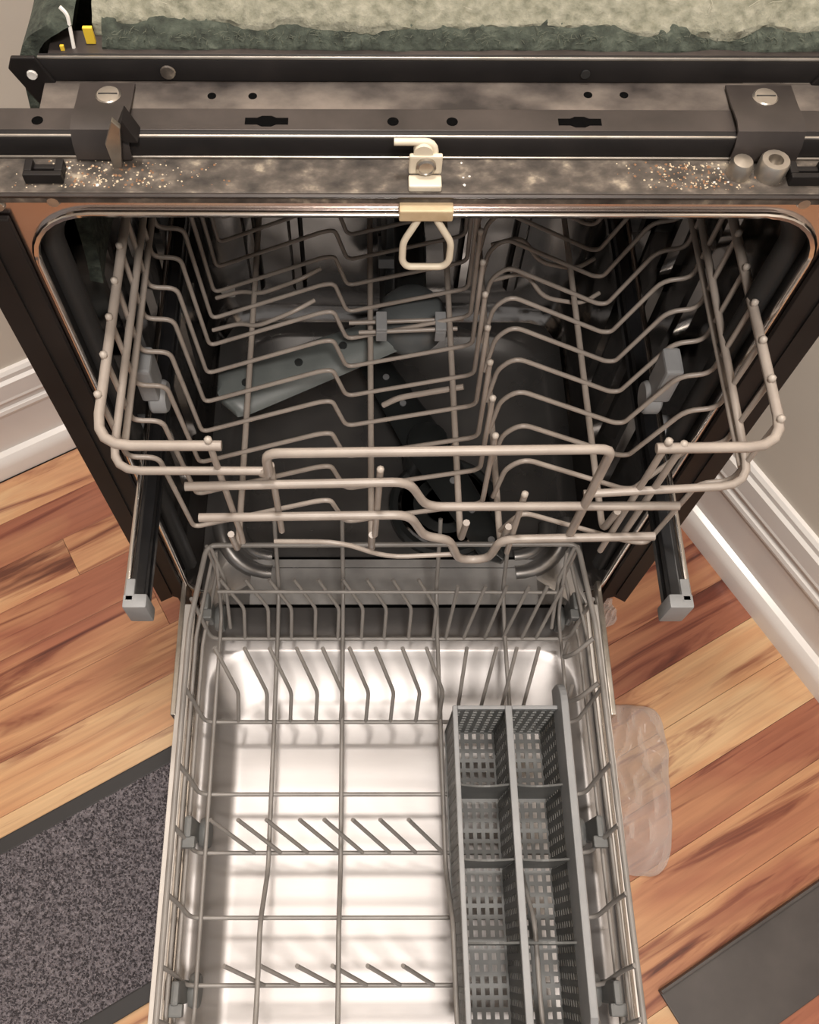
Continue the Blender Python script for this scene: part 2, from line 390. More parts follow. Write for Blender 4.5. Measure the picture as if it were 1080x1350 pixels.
# top framing: ledge, channel and rear bar
HX = .302
ledge = MB().prism([(-.006,.741),(-.006,.7475),(-.004,.7485),(.026,.7485),(.026,.744),(-.002,.744),(-.002,.741)], 'x', -HX, HX).build('top_ledge', S['ledge'], DW)
MB().tube([(-HX,-.006,.7475),(HX,-.006,.7475)], .0016, 0, 6).build('ledge_lip', S['strip'], ledge, smooth=60)
riser = MB().prism([(.0255,.7487),(.0255,.762),(.0275,.7645),(.031,.7648),(.031,.762),(.029,.7487)], 'x', -HX, HX).build('channel_front', S['black'], DW, smooth=50)
MB().tube([(-HX,.0272,.7636),(HX,.0272,.7636)], .0011, 0, 6).build('edge_highlight', S['zinc'], riser, smooth=60)  # bright tube painting the highlight along the channel's top edge
MB().tube([(-HX,.0244,.7496),(HX,.0244,.7496)], .0009, 0, 6).build('edge_highlight', S['zinc'], riser, smooth=60)  # thin painted highlight where the channel meets the ledge
strip = MB().box(-HX,HX,.031,.0495,.7600,.7650).build('channel_top', S['strip'], DW, bevel=.0004)
plate = MB().box(-.246,.262,.0495,.0755,.7590,.7638).build('top_plate', S['dusty'], DW, bevel=.0004)
bar = MB().prism([(.0755,.7640),(.0755,.7780),(.0775,.7805),(.0795,.7808),(.0795,.776),(.0785,.764)], 'x', -.246, .262).build('rear_bar', S['black'], DW, smooth=50)
MB().tube([(-.246,.0770,.7800),(.262,.0770,.7800)], .0012, 0, 6).build('edge_highlight', S['zinc'], bar, smooth=60)  # lit edge of the rear bar, drawn as a bright tube
MB().box(-.240,.258,.0795,.101,.7760,.7806).build('rear_bar_top', S['strip'], DW, bevel=.0004)
for sx in (-1,1):
    o = .008 if sx > 0 else 0
    MB().prism([(sx*.262+o,.782),(sx*.247+o,.782),(sx*.238+o,.762),(sx*.243+o,.742),(sx*.252+o,.742),(sx*.266+o,.774)], 'y', .0735, .0765).build('end_tab', S['black'], bar, bevel=.001)
    MB().lathe([(.0001,.0725),(.003,.0722),(.0035,.0735)], (sx*.252+o,0,.770), 'y', 10).build('screw', S['white'], bar)
# slots, holes and rust discs
def slot(x, y, z, par):
    MB().prism([(x-.0135,y-.0028),(x-.006,y-.0028),(x-.003,y-.0045),(x+.003,y-.0045),(x+.006,y-.0028),(x+.0135,y-.0028),(x+.0135,y+.0028),(x+.006,y+.0028),(x+.003,y+.0045),(x-.003,y+.0045),(x-.006,y+.0028),(x-.0135,y+.0028)], 'z', z-.002, z+.0003).build('slot', S['void'], par)
slot(-.102,.0385,.765,strip); slot(.094,.0385,.765,strip)
def hole(x,y,z,par,r=.0036): MB().lathe([(r,z-.001),(r,z+.0003)], (x,y,0), 'z', 14).build('hole', S['void'], par)
for x in (-.023,.014,-.245): hole(x,.0385,.765,strip)
for x,y in ((-.138,.062),(-.112,.062),(.102,.064),(.125,.064)): hole(x,y,.7638,plate,.0028)
MB().lathe([(.0001,.0742),(.0045,.0742),(.005,.0755)], (-.166,0,.7705), 'y', 14).build('rust_disc', S['ledge'], bar)
MB().lathe([(.0001,.0742),(.003,.0742),(.003,.0755)], (.10,0,.7705), 'y', 14).build('hole', S['gasket'], bar)
# mounting clips bent over the channel, one at each end
def clip(x0, x1, lab):
    m = MB()
    prof = [(.070,.7655),(.050,.7668),(.034,.7690),(.0275,.7675),(.0235,.760),(.0225,.750),(.0212,.750),(.0222,.7605),(.0265,.7690),(.034,.7706),(.050,.7682),(.070,.7668)]
    c = m.prism(prof, 'x', x0, x1).build('mounting_clip', S['strip'], DW, smooth=35, label=lab)
    MB().lathe([(.0001,.7690),(.0070,.7688),(.0082,.7676),(.0082,.766)], ((x0+x1)/2+.002,.058,0), 'z', 18).build('screw', S['zinc'], c, smooth=40)
    MB().box((x0+x1)/2-.004,(x0+x1)/2+.008,.0576,.0584,.7688,.7692).build('screw_slot', S['gasket'], c)
    # torn side ear standing up from the clip
    if x0 > 0: return c
    MB().prism([(x1-.0115,.7485),(x1-.0065,.7485),(x1-.0005,.7795),(x1-.0045,.785),(x1-.0125,.7675)], 'y', .0155, .0195).build('ear', S['zinc'], c, bevel=.0006)
    MB().prism([(x1-.006,.7700),(x1+.0005,.782),(x1+.0070,.7650),(x1-.001,.7650)], 'y', .0195, .0330).build('ear_void', S['black'], c, bevel=.0006)  # black wedge painted in for the dark void beside the ear
    return c
clip(-.222,-.187,'bent brown clip with screw and torn metal ear')
rc = clip(.190,.232,'bent brown clip with round bushings')
MB().lathe([(.0045,.7485),(.0095,.7485),(.0095,.7590),(.0085,.7605),(.0048,.7605),(.0045,.752)], (.214,.012,0), 'z', 16).build('bushing', S['zinc'], rc, smooth=40)
MB().lathe([(.001,.7485),(.0075,.7485),(.0075,.7565),(.0060,.7595),(.001,.7605)], (.194,.012,0), 'z', 16).build('bushing', S['zinc'], rc, smooth=40)
# small black catch on the ledge near the left clip and its twin
for x in (-.240,.236):
    m = MB().box(x-.012,x+.012,.002,.006,.7485,.756); m.box(x-.012,x-.007,.006,.016,.7485,.756); m.box(x+.007,x+.012,.006,.016,.7485,.756)
    m.box(x-.007,x+.007,.010,.014,.7485,.7535)
    ca = m.build('ledge_catch', S['black'], ledge, bevel=.0008)
# latch strike at the middle of the top
latch = MB().box(-.0135,.0070,-.0040,.0060,.7486,.7535)
latch.prism([(-.0135,.7535),(.0070,.7535),(.0070,.7675),(-.0135,.7675)], 'y', .0060, .0095)
latch = latch.build('latch_strike', S['cream'], DW, bevel=.0012, label='cream latch strike with wire loop')
MB().lathe([(.006,.0075),(.006,.0125)], (-.005,0,.768), 'y', 16).build('boss', S['cream'], latch, smooth=40)
MB().lathe([(.0062,.0062),(.0062,.0038),(.0048,.0030),(.0042,.0036),(.0001,.0036)], (-.0030,0,.7605), 'y', 16).build('screw', S['zinc'], latch, smooth=40)
MB().tube([(-.023,.012,.7735),(.0015,.012,.7735),(.0028,.010,.7600)], .0023, .006, 8).build('catch_rod', S['cream'], latch, smooth=60)
MB().box(-.0190,.0150,-.0135,-.0040,.7330,.7420).build('strike_block', S['tan'], latch, bevel=.0012)
loop = [(-.0065,-.010,.735),(-.0065,-.010,.7315),(-.0155,-.012,.7130),(-.0155,-.013,.6960),(-.0120,-.013,.6905),(.0120,-.013,.6905),(.0158,-.013,.6960),(.0158,-.012,.7130),(.0050,-.010,.7315),(.0050,-.010,.735)]
MB().tube(loop, .0024, .005, 8).build('wire_loop', S['cream'], latch, smooth=60)
# crumbs and grime flecks on the ledge
def crumbs(mat, n, spots, smin, smax):
    m = MB()
    for i in range(n):
        cx_, sp = random.choice(spots); x = random.gauss(cx_, sp); y = random.uniform(-.001,.022)
        if abs(x) > .295: continue
        s = random.uniform(smin, smax); z = .7485
        pts = [(x+random.uniform(.6,1)*s*math.cos(a), y+random.uniform(.6,1)*s*math.sin(a), z) for a in (0.3,1.6,2.9,4.2,5.3)]
        top = (x,y,z+s*.7)
        m.add(pts+[top], [(0,1,5),(1,2,5),(2,3,5),(3,4,5),(4,0,5)])
    return m.build('crumbs', mat, ledge, kind='stuff')
crumbs(S['crumb'], 260, [(-.20,.028),(-.215,.018),(.165,.018),(.172,.012),(-.20,.03)], .0003, .0012)
crumbs(S['crumb_dark'], 200, [(.165,.02),(-.2,.03)], .0004, .0014)
crumbs(S['white'], 10, [(.022,.004),(.180,.006),(-.24,.01)], .0009, .0017)
# feed tube on the back wall, sump, filter, lower spray arm
MB().prism([(-.016,.425),(-.010,.408),(.034,.408),(.040,.425),(.040,.444),(-.016,.444)], 'z', .10, .70).build('feed_tube', S['darkplastic'], DW, bevel=.003, smooth=40)
for zc in (.20,.44):
    MB().box(-.020,.044,.402,.444,zc,zc+.018).build('tube_clamp', S['greyplastic'], DW, bevel=.002)
MB().lathe([(.075,.040),(.075,.056),(.070,.060),(.062,.058),(.060,.050),(.052,.050),(.050,.058),(.030,.062),(.026,.058),(.001,.058)], (.07,.12,0), 'z', 32).build('filter_cup', S['darkplastic'], DW, smooth=40)
MB().lathe([(.058,.0595),(.0605,.0615),(.063,.0595)], (.07,.12,0), 'z', 32).build('filter_ring', S['steel'], DW, smooth=60)
def arm(cx_, cy_, z, ang, L, w0, w1, h, mat, par, name, one=False):
    m = MB(); rings = []
    for i in range(25):
        t_ = -1 + (1 if one else 2)*i/24; ww = w0 + (w1-w0)*abs(t_)**.8
        if abs(t_) > .93: ww *= math.sqrt(max(.02, 1-((abs(t_)-.93)/.07)**2))
        ring = []
        for kx in range(10):
            a = 2*math.pi*kx/10
            lx, ly, lz = t_*L, ww*math.cos(a), h*math.sin(a)*(1 if math.sin(a) > 0 else .6)
            ring.append((cx_+lx*math.cos(ang)-ly*math.sin(ang), cy_+lx*math.sin(ang)+ly*math.cos(ang), z+lz))
        rings.append(ring)
    return m.rings(rings, cap0=True, cap1=True).build(name, mat, par, smooth=50)
la = arm(.045,.185,.105,math.radians(-62),.19,.030,.020,.011,S['darkplastic'],DW,'lower_spray_arm')
MB().lathe([(.030,.050),(.030,.10),(.026,.122),(.015,.128),(.001,.128)], (.045,.185,0), 'z', 20).build('hub', S['darkplastic'], la, smooth=40)
for t_ in (-.85,-.6,-.35,.35,.6,.85):
    MB().lathe([(.0045,.113),(.0045,.1175),(.001,.1178)], (.045+t_*.19*math.cos(math.radians(-62)), .185+t_*.19*math.sin(math.radians(-62)),0), 'z', 10).build('nozzle', S['greyplastic'], la)
# slide rails
for sx, X in ((-1,-.2385),(1,.2355)):
    def xs(*p): return [(X+sx*q[0], q[1]) for q in p]
    # C-channel, its open side towards the rack
    rl = MB().prism(xs((-.007,.390),(.007,.390),(.007,.420),(.001,.4215),(-.007,.418),(-.0075,.410),(-.005,.405),(-.0075,.400)), 'y', -.146, .37).build('slide_rail', S['railblack'], DW, bevel=.0008)
    MB().tube([(X+sx*.0072,-.146,.4195),(X+sx*.0072,.36,.4195)], .0036, 0, 8).build('chrome_strip', S['chrome'], rl, smooth=60)
    ec = MB().box(X-.0105,X+.0105,-.159,-.146,.386,.4235).build('end_cap', S['greyplastic'], rl, bevel=.0022, smooth=40)
    MB().box(*sorted((X+sx*.0075,X+sx*.0105)), -.153,-.125,.400,.4215).build('cap_tongue', S['greyplastic'], rl, bevel=.0012)
    MB().box(*sorted((X+sx*.001,X+sx*.009)), -.153,-.132,.4195,.4235).build('cap_tongue', S['greyplastic'], rl, bevel=.0012)
    for y in (.03,.30):
        MB().lathe([(.015,X+sx*.007),(.015,X+sx*.026)], (0,y,.405), 'x', 16).build('rail_bracket', S['greyplastic'], rl, smooth=40)
# the open door
door = MB()
def dring(x0,x1,y0,y1,r,z): return [(x,y,z) for x,y in rrect(x0,x1,y0,y1,r,8)]
door.rings([dring(-.246,.238,-.66,-.034,.004,.040), dring(-.246,.238,-.66,-.034,.004,.0790), dring(-.245,.237,-.659,-.035,.004,.080),
            dring(-.226,.218,-.635,-.088,.045,.080), dring(-.223,.215,-.632,-.091,.045,.0788), dring(-.217,.209,-.626,-.098,.045,.074),
            dring(-.196,.188,-.604,-.140,.040,.0555), dring(-.190,.182,-.598,-.148,.038,.0535), dring(-.184,.176,-.592,-.154,.036,.0530)], cap1=True)
door = door.build('door', S['doorsteel'], DW, smooth=45)
MB().box(-.2635,-.2465,-.67,-.030,.030,.0815).build('door_edge', S['edgepaint'], door, bevel=.0015)
MB().box(.2385,.2545,-.67,-.030,.030,.0815).build('door_edge', S['edgepaint'], door, bevel=.0015)
for x in (-.2475,-.2400,.2365,.2440):
    MB().tube([(x,-.665,.0825),(x,-.032,.0825)], .0022, 0, 6).build('edge_bead', S['chrome'], door, smooth=60)
MB().box(-.262,.253,-.672,-.05,.005,.0295).build('outer_panel', S['black'], door, bevel=.002)
MB().box(-.225,.218,-.0338,-.0215,.040,.0583).build('hinge_gap_shade', S['void'], door, bevel=.002)  # black strip painting the shade in the gap between door and tub
MB().box(-.268,-.262,-.17,.0,.045,.0855).build('hinge_arm', S['zinc'], door, bevel=.001)
MB().box(.2545,.2605,-.17,.0,.045,.0855).build('hinge_arm', S['zinc'], door, bevel=.001)

# ------------------------------------------------------------------ upper rack
UR = thing('upper_dish_rack', 'beige coated wire upper rack slid halfway out of the tub', 'dish rack', (0,.1,.375))
UR.scale = (.966,.966,.966); UR.location = (-.0015,.0817,.4027)
B = S['rackbeige']; RT, RM, RN = .0040, .0031, .0023
YB = .395
# three rails around the side walls, the upper two turning along the front
wire([(-.143,-.100,.600),(-.234,-.100,.600),(-.237,YB,.600),(.262,YB,.600),(.263,-.100,.600),(.171,-.100,.597)], RT, B, UR, 'rim_rail', .026)
wire([(-.116,-.100,.562),(-.231,-.100,.562),(-.234,YB,.562),(.258,YB,.562),(.2605,-.100,.540),(.134,-.100,.524)], RM+.0003, B, UR, 'side_rail', .022)
wire([(-.232,-.060,.533),(-.2345,YB,.533)], RM, B, UR, 'side_rail'); wire([(.2595,-.080,.533),(.259,YB,.533)], RM, B, UR, 'side_rail')
def bead(x,y,z,r=.0029): MB().lathe([(.0006,-.0036),(r,-.002),(r,.002),(.0006,.0036)], (x,y,z), 'z', 8).build('bead', S['rackbead'], UR, smooth=60)
# rows on the left: two bays and a standing tine
row = None
for k in range(13):
    y = -.060 + .035*k
    if row is None:
        row = wire([(-.2355,y,.6035),(-.2345,y,.512),(-.2095,y,.511),(-.202,y,.375),(-.082,y,.431),(-.070,y,.433),(-.0575,y,.387),(.067,y,.426),(.0635,y,.545)], RN, B, UR, 'row_wire', .009, 7)
    else: copy_part(row, UR, (0,.035*k,0))
    bead(-.2355,y,.605); bead(.0635,y,.546,.0028)
row = None
for k in range(14):
    y = -.080 + .035*k
    if k == 0:
        wire([(.262,y,.603),(.2605,y,.508),(.235,y,.505),(.2255,y,.382),(.205,y,.388),(.098,y,.45),(.084,y,.41)], RN, B, UR, 'row_wire', .012, 7)
    elif row is None:
        row = wire([(.262,y,.6035),(.2605,y,.508),(.235,y,.505),(.206,y,.427),(.196,y,.427),(.098,y,.482),(.084,y,.465),(.080,y,.41)], RN, B, UR, 'row_wire', .012, 7)
    else: copy_part(row, UR, (0,.035*(k-1),0))
    bead(.262,y,.605)
# lengthwise floor wires
for x, z in ((-.156,.392),(-.033,.391),(.047,.416),(.084,.408),(.170,.438)):
    wire([(x,-.098,z+.05),(x,-.092,z),(x,YB,z)], RM, B, UR, 'floor_wire', .012)
wire([(-.156,YB,.392),(.170,YB,.438)], RM, B, UR, 'floor_wire')
# front: hanging uprights, two stepped bars and the pull handle
for pts in ([(-.152,-.0985,.605),(-.147,-.0985,.445),(-.147,-.10,.43)], [(-.1105,-.0985,.567),(-.111,-.0985,.450)], [(-.028,-.0985,.561),(-.0305,-.0985,.442)],
            [(.088,-.0985,.520),(.090,-.0985,.404)], [(.178,-.0985,.604),(.174,-.0985,.408)], [(.190,-.0985,.600),(.186,-.0985,.445)]):
    wire(pts, RN+.0004, B, UR, 'front_upright'); bead(*pts[0])
wire([(-.118,-.1000,.560),(-.1115,-.1045,.566),(-.1115,-.1045,.597),(.137,-.1045,.604),(.1365,-.104,.458)], RT-.0002, B, UR, 'handle_bar', .010)
wire([(-.178,-.1045,.545),(-.006,-.1045,.553),(.010,-.1045,.510),(.213,-.1045,.512)], RM+.0006, B, UR, 'front_bar', .013)
wire([(-.176,-.1045,.489),(-.003,-.1045,.495),(.012,-.1045,.452),(.034,-.1045,.446),(.046,-.1045,.400),(.073,-.1045,.402),(.0785,-.1045,.446),(.210,-.1045,.453)], RM+.0008, B, UR, 'pull_handle', .013)
wire([(-.12,-.095,.42),(-.06,-.100,.43),(-.02,-.104,.405),(.04,-.104,.412)], RN, B, UR, 'front_brace', .02)
# wheels riding in the rails
for sx, X in ((-1,-.236),(1,.234)):
    for y in (-.045,.30):
        wh = MB().lathe([(.004,X-sx*.012),(.014,X-sx*.012),(.016,X-sx*.009),(.016,X-sx*-.002),(.014,X-sx*-.004),(.004,X-sx*-.004)], (0,y+.09,.440), 'x', 18).build('wheel', S['greyplastic'], UR, smooth=40)
        MB().box(X-.008,X+.008,y+.076,y+.104,.452,.500).build('wheel_mount', S['greyplastic'], UR, bevel=.003)
# spray arm hung under the rack with its dome and two clips
ua = arm(.012,.195,.350,math.radians(25),.225,.022,.032,.011,S['armgrey'],UR,'spray_arm',True)
MB().lathe([(.030,.335),(.038,.352),(.037,.372),(.028,.386),(.012,.390),(.001,.390)], (.012,.195,0), 'z', 24).build('hub', S['hubgrey'], ua, smooth=50)
for t_ in (-.9,-.62,-.38):
    MB().lathe([(.0045,.357),(.0045,.3625),(.001,.363)], (.012+t_*.215*math.cos(math.radians(25)), .195+t_*.215*math.sin(math.radians(25)),0), 'z', 10).build('nozzle', S['darkplastic'], ua)
MB().tube([(.012,.20,.36),(.012,.36,.36),(.012,.39,.36)], .018, .02, 12).build('feed_pipe', S['darkplastic'], UR, smooth=50)
for x in (-.022,.038):
    m = MB().box(x-.0055,x+.0055,.139,.162,.413,.418); m.box(x-.0055,x+.0055,.139,.142,.398,.413); m.box(x-.0055,x+.0055,.159,.162,.398,.413)
    m.build('wire_clip', S['greyplastic'], UR, bevel=.001)
wire([(-.045,.145,.405),(.055,.145,.412)], RN, B, UR, 'cross_wire'); wire([(-.055,.157,.405),(.062,.157,.412)], RN, B, UR, 'cross_wire')
for x0,x1,y,z0,z1 in ((-.20,-.09,.17,.375,.425),(-.20,-.085,.215,.372,.420),(.09,.20,.18,.445,.425),(.09,.20,.225,.445,.425)):
    wire([(x0,y,z0),(x0+.03,y,z0+.012),(x0+.05,y-.014,(z0+z1)/2),(x1-.02,y-.014,z1),(x1,y,z1)], RN, B, UR, 'shelf_hinge_wire', .012)
wire([(-.02,.075,.378),(-.005,.075,.392),(.058,.075,.412)], RM, B, UR, 'shelf_hinge_wire', .01)

# ------------------------------------------------------------------ lower rack
LR = thing('lower_dish_rack', 'grey coated wire lower rack resting on the open door', 'dish rack', (0,-.25,.085))
G = S['rackgrey']; r1, r2 = .0028, .0022
XL, XR = -.231, .216; ZB, ZT = .120, .205
wire([(XL,-.52,ZT),(XL,-.10,ZT),(XL+.013,-.006,ZT+.004),(XR-.011,-.004,ZT+.004),(XR,-.10,ZT),(XR+.003,-.52,ZT),(XL,-.52,ZT)], r1+.0003, G, LR, 'rim_rail', .012)
wire([(XL+.002,-.515,.170),(XL+.002,-.10,.170),(XL+.014,-.010,.174)], r2, G, LR, 'side_rail'); wire([(XR+.001,-.515,.170),(XR-.002,-.10,.170),(XR-.013,-.010,.174)], r2, G, LR, 'side_rail')
wire([(XL+.005,-.512,.140),(XL+.005,-.10,.140),(XL+.016,-.014,.144)], r2, G, LR, 'side_rail'); wire([(XR-.002,-.512,.140),(XR-.004,-.10,.140),(XR-.015,-.014,.144)], r2, G, LR, 'side_rail')
for y in (-.088,-.187,-.267,-.328,-.392,-.455,-.50):
    wire([(XL,y+.018,ZT+.002),(XL+.004,y+.012,.165),(XL+.011,y,ZB),(XR-.012,y,ZB),(XR-.004,y+.012,.165),(XR,y+.018,ZT+.002)], r2+.0002, G, LR, 'cross_wire', .012)
for x in (-.141,-.064,.048,.128):
    wire([(x,-.515,.20),(x,-.470,.185),(x,-.400,.186),(x,-.345,ZB+.004),(x,-.085,ZB+.004),(x,-.030,.135),(x,.012,.215),(x,.020,.225)], r2+.0003, G, LR, 'floor_wire', .015)
for x in (XL+.022,XR-.022):
    wire([(x,-.51,.20),(x,-.49,ZB+.004),(x,-.06,ZB+.004),(x,-.010,.20)], r2, G, LR, 'floor_wire', .015)
# corner uprights at the back, seen as a narrow peak on each side
for sx, X in ((-1,XL+.013),(1,XR-.011)):
    wire([(X,-.008,ZT+.006),(X-sx*.006,-.020,.16),(X-sx*.012,-.040,ZB)], r2, G, LR, 'corner_upright')
    wire([(X-sx*.004,-.008,ZT+.006),(X-sx*.016,-.03,.165),(X-sx*.020,-.075,ZB)], r2, G, LR, 'corner_upright')
wire([(-.205,-.055,.190),(.180,-.055,.188)], r2, G, LR, 'tine_bar')
# tines: rear row, bent, leaning back; then straight ones leaning the other way
def row_of(name, first, xs, x0):
    src = None
    for x in xs:
        if src is None: src = wire([(a+x, b, c) for a,b,c in first], r2, G, LR, name, .006, 7)
        else: copy_part(src, LR, (x-xs[0],0,0))
bases = [-.180,-.152,-.125,-.097,-.070,-.042,-.015,.014,.043]
row_of('tine', [(0,-.088,ZB),(.002,-.064,.160),(-.021,-.046,.205)], bases, 0)
for i, (xb, xt) in enumerate([(.058,.067),(.079,.098),(.104,.122),(.126,.147),(.148,.168),(.165,.186)]):
    wire([(xb,-.088,ZB),(xt,-.052,.200)], r2, G, LR, 'tine')
row_of('tine', [(0,-.187,ZB),(.003,-.163,.160),(-.018,-.129,.215)], [-.182,-.150,-.123,-.094,-.066,-.037,-.009,.020,.046], 0)
for xb, xt in [(.066,.072),(.090,.104),(.114,.126),(.138,.150)]:
    wire([(xb,-.187,ZB),(xt,-.128,.212)], r2, G, LR, 'tine')
row_of('tine', [(0,-.328,ZB),(-.040,-.303,.190)], [-.156,-.128,-.099,-.065,-.040,-.011,.017,.046], 0)
row_of('tine', [(0,-.455,ZB),(-.034,-.437,.185)], [-.140,-.105,-.070,-.036,-.002,.032], 0)
# roller brackets clipped to the sides
for sx, X in ((-1,XL+.008),(1,XR-.008)):
    for y in (-.055,-.305,-.46):
        wb = MB().box(X-.004,X+.004,y-.012,y+.010,.105,.165).build('roller_bracket', S['basket'], LR, bevel=.003)
        MB().lathe([(.003,X-sx*.004),(.015,X-sx*.004),(.017,X-sx*.008),(.017,X-sx*.012),(.015,X-sx*.015),(.003,X-sx*.015)], (0,y,.099), 'x', 18).build('roller', S['basket'], LR, smooth=40)
        MB().box(X-.008,X+.008,y-.022,y-.010,.150,.162).build('bracket_lug', S['basket'], wb, bevel=.002)
# wing clips by the cutlery basket
for y in (-.115,-.165):
    MB().tube([(XR-.004,y,.205),(XR-.022,y-.012,.190),(XR-.030,y-.010,.165),(XR-.020,y+.012,.150)], .0026, .006, 8).build('wire_curl', S['rackgrey'], LR, smooth=60)

# ------------------------------------------------------------------ cutlery basket
CB = thing('cutlery_basket', 'long grey plastic lattice cutlery basket in the lower rack', 'cutlery basket', (.108,-.35,.128))
K = S['basket']; BZ, TZ = .128, .238; Y0, Y1 = -.498, -.200; XA, XM, XC = .054, .108, .160
def lattice(u0,u1,v0,v1,put,pu=.0115,pv=.0115,bw=.0030,th=.0018):
    m = MB(); nu = max(1,round((u1-u0)/pu)); nv = max(1,round((v1-v0)/pv))
    for i in range(nu+1):
        u = u0+(u1-u0)*i/nu; put(m,u-bw/2,u+bw/2,v0,v1,th)
    for j in range(nv+1):
        v_ = v0+(v1-v0)*j/nv; put(m,u0,u1,v_-bw/2,v_+bw/2,th*.9)
    return m
def wall_x(X): return lambda m,u0,u1,v0,v1,th: m.box(X-th/2,X+th/2,u0,u1,v0,v1)
def wall_y(Y): return lambda m,u0,u1,v0,v1,th: m.box(u0,u1,Y-th/2,Y+th/2,v0,v1)
def flat_z(Z): return lambda m,u0,u1,v0,v1,th: m.box(u0,u1,v0,v1,Z-th/2,Z+th/2)
for X in (XA,XC): lattice(Y0,Y1,BZ,TZ,wall_x(X),bw=.0056).build('side_wall', K, CB)
lattice(Y0,Y1,BZ,TZ,wall_x(XM),bw=.0056).build('centre_wall', K, CB)
for Y in (Y0,Y1): lattice(XA,XC,BZ,TZ,wall_y(Y),.0090,.0115,.0040).build('end_wall', K, CB)
lattice(XA,XC,Y0,Y1,flat_z(BZ),.0088,.0105,.0042).build('floor_grid', K, CB)
for y in (-.275,-.345,-.418):
    for a,b in ((XA,XM),(XM,XC)):
        n = 8; top = []; 
        for i in range(n+1):
            t_ = i/n; top.append((a+.002+(b-a-.004)*t_, TZ-.006-.012*math.sin(math.pi*t_)))
        MB().prism(top+[(b-.002,BZ+.02),(a+.002,BZ+.02)], 'y', y-.001, y+.001).build('divider', K, CB)
GR = S['greyplastic']
def rail_box(*a): return MB().box(*a)
rail_box(XA-.003,XA+.002,Y0-.002,Y1+.002,TZ-.004,TZ+.003).build('rim', GR, CB, bevel=.001)
rail_box(XM-.0035,XM+.0035,Y0-.002,Y1+.002,TZ-.004,TZ+.003).build('rim', GR, CB, bevel=.001)
rail_box(XA+.002,XM-.0035,Y1-.002,Y1+.002,TZ-.003,TZ+.003).build('rim', GR, CB, bevel=.001)
rail_box(XM+.0035,XC-.002,Y1-.002,Y1+.002,TZ-.003,TZ+.003).build('rim', GR, CB, bevel=.001)
rail_box(XA+.002,XC-.002,Y0-.002,Y0+.002,TZ-.003,TZ+.003).build('rim', GR, CB, bevel=.001)
hp = [(Y0,TZ-.02),(Y0,TZ+.01),(Y0+.02,TZ+.022)] + [(Y1+.002+.022*math.sin(a),TZ+.000+.022*math.cos(a)) for a in [math.pi/2*i/6 for i in range(7)]] + [(Y1+.024,TZ-.02)]
MB().prism(hp, 'x', XC-.002, XC+.0055).build('handle_panel', GR, CB, bevel=.0015)

# ------------------------------------------------------------------ insulation blanket on top of the tub
BL = thing('insulation_blanket', 'pale olive felt blanket with dark green edge laid over the tub top', 'blanket', (0,.25,.7425))
def blanket_grid(x0,x1,y0,y1,nx,ny,zf,name,mat,th=.02):
    m = MB(); v = []; f = []
    for s in (1,0):
        for j in range(ny+1):
            for i in range(nx+1):
                x = x0+(x1-x0)*i/nx; y = y0+(y1-y0)*j/ny
                x_, y_, z_ = zf(x,y,i/nx,j/ny)
                v.append((x_,y_,z_-(0 if s else th)))
    N = (nx+1)*(ny+1)
    for j in range(ny):
        for i in range(nx):
            a = j*(nx+1)+i; f.append((a,a+1,a+nx+2,a+nx+1)); f.append((N+a,N+a+nx+1,N+a+nx+2,N+a+1))
    for i in range(nx):
        f.append((i,N+i,N+i+1,i+1)); a = ny*(nx+1)+i; f.append((a,a+1,N+a+1,N+a))
    for j in range(ny):
        a = j*(nx+1); f.append((a,a+nx+1,N+a+nx+1,N+a)); a += nx; f.append((a,N+a,N+a+nx+1,a+nx+1))
    return m.add(v,f).build(name, mat, BL, smooth=60)
def nz(x,y,s,a): return a*noise.noise(Vector((x*s,y*s,1.7)))
def fz(x,y,u,v):
    e = .010*noise.noise(Vector((x*9,3.1,0))) + .004*noise.noise(Vector((x*40,7.1,0)))
    yy = y + (1-v)*(e + .006*(1 if x < -.05 else 0)*0)
    edge = min(v*8,1); lift = .012*(1-(1-edge)**2)
    return (x, yy, .790+lift + nz(x,yy,14,.005)+nz(x,yy,60,.0018)+nz(x,yy,190,.0016))
blanket_grid(-.212,.250,.094,.385,260,150,fz,'felt_top',MAT['felt_pale'],.03)
def fd(x,y,u,v):
    e = .003*noise.noise(Vector((x*30,9,0)))
    return (x, y+e*(1-v), .7815+.0085*math.sin(min(1,v*1.6)*math.pi/2)+nz(x,y,70,.0018)+nz(x,y,220,.0014))
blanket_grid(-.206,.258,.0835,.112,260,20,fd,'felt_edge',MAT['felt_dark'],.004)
# flap folded down over the left side
m = MB(); v = []; nx, ny = 16, 40
def flap(i,j,off):
    t_ = i/nx; y = .070+.27*j/ny
    wob = .006*noise.noise(Vector((y*14, t_*3, 2)))
    ang = t_*math.pi*.5
    if t_ < .4: s_ = t_/.4; x = -.222-.026*math.sin(s_*math.pi/2); z = .772+.022*math.cos(s_*math.pi/2)
    else: x = -.248-.012*(t_-.4); z = .772-.20*(t_-.4)/.6
    y2 = y + (.012*(1-j/ny))*noise.noise(Vector((t_*5,1,1)))
    if j == 0 or True: y2 += .018*(1-t_)*(1-j/ny)
    return (x+wob-off, y2, z+off*.3)
for off in (0,.010):
    for j in range(ny+1):
        for i in range(nx+1): v.append(flap(i,j,off))
N = (nx+1)*(ny+1); f = []
for j in range(ny):
    for i in range(nx):
        a = j*(nx+1)+i; f += [(a,a+1,a+nx+2,a+nx+1),(N+a,N+a+nx+1,N+a+nx+2,N+a+1)]
for i in range(nx): f.append((i,N+i,N+i+1,i+1)); a = ny*(nx+1)+i; f.append((a,a+1,N+a+1,N+a))
for j in range(ny): a = j*(nx+1); f.append((a,a+nx+1,N+a+nx+1,N+a)); a += nx; f.append((a,N+a,N+a+nx+1,a+nx+1))
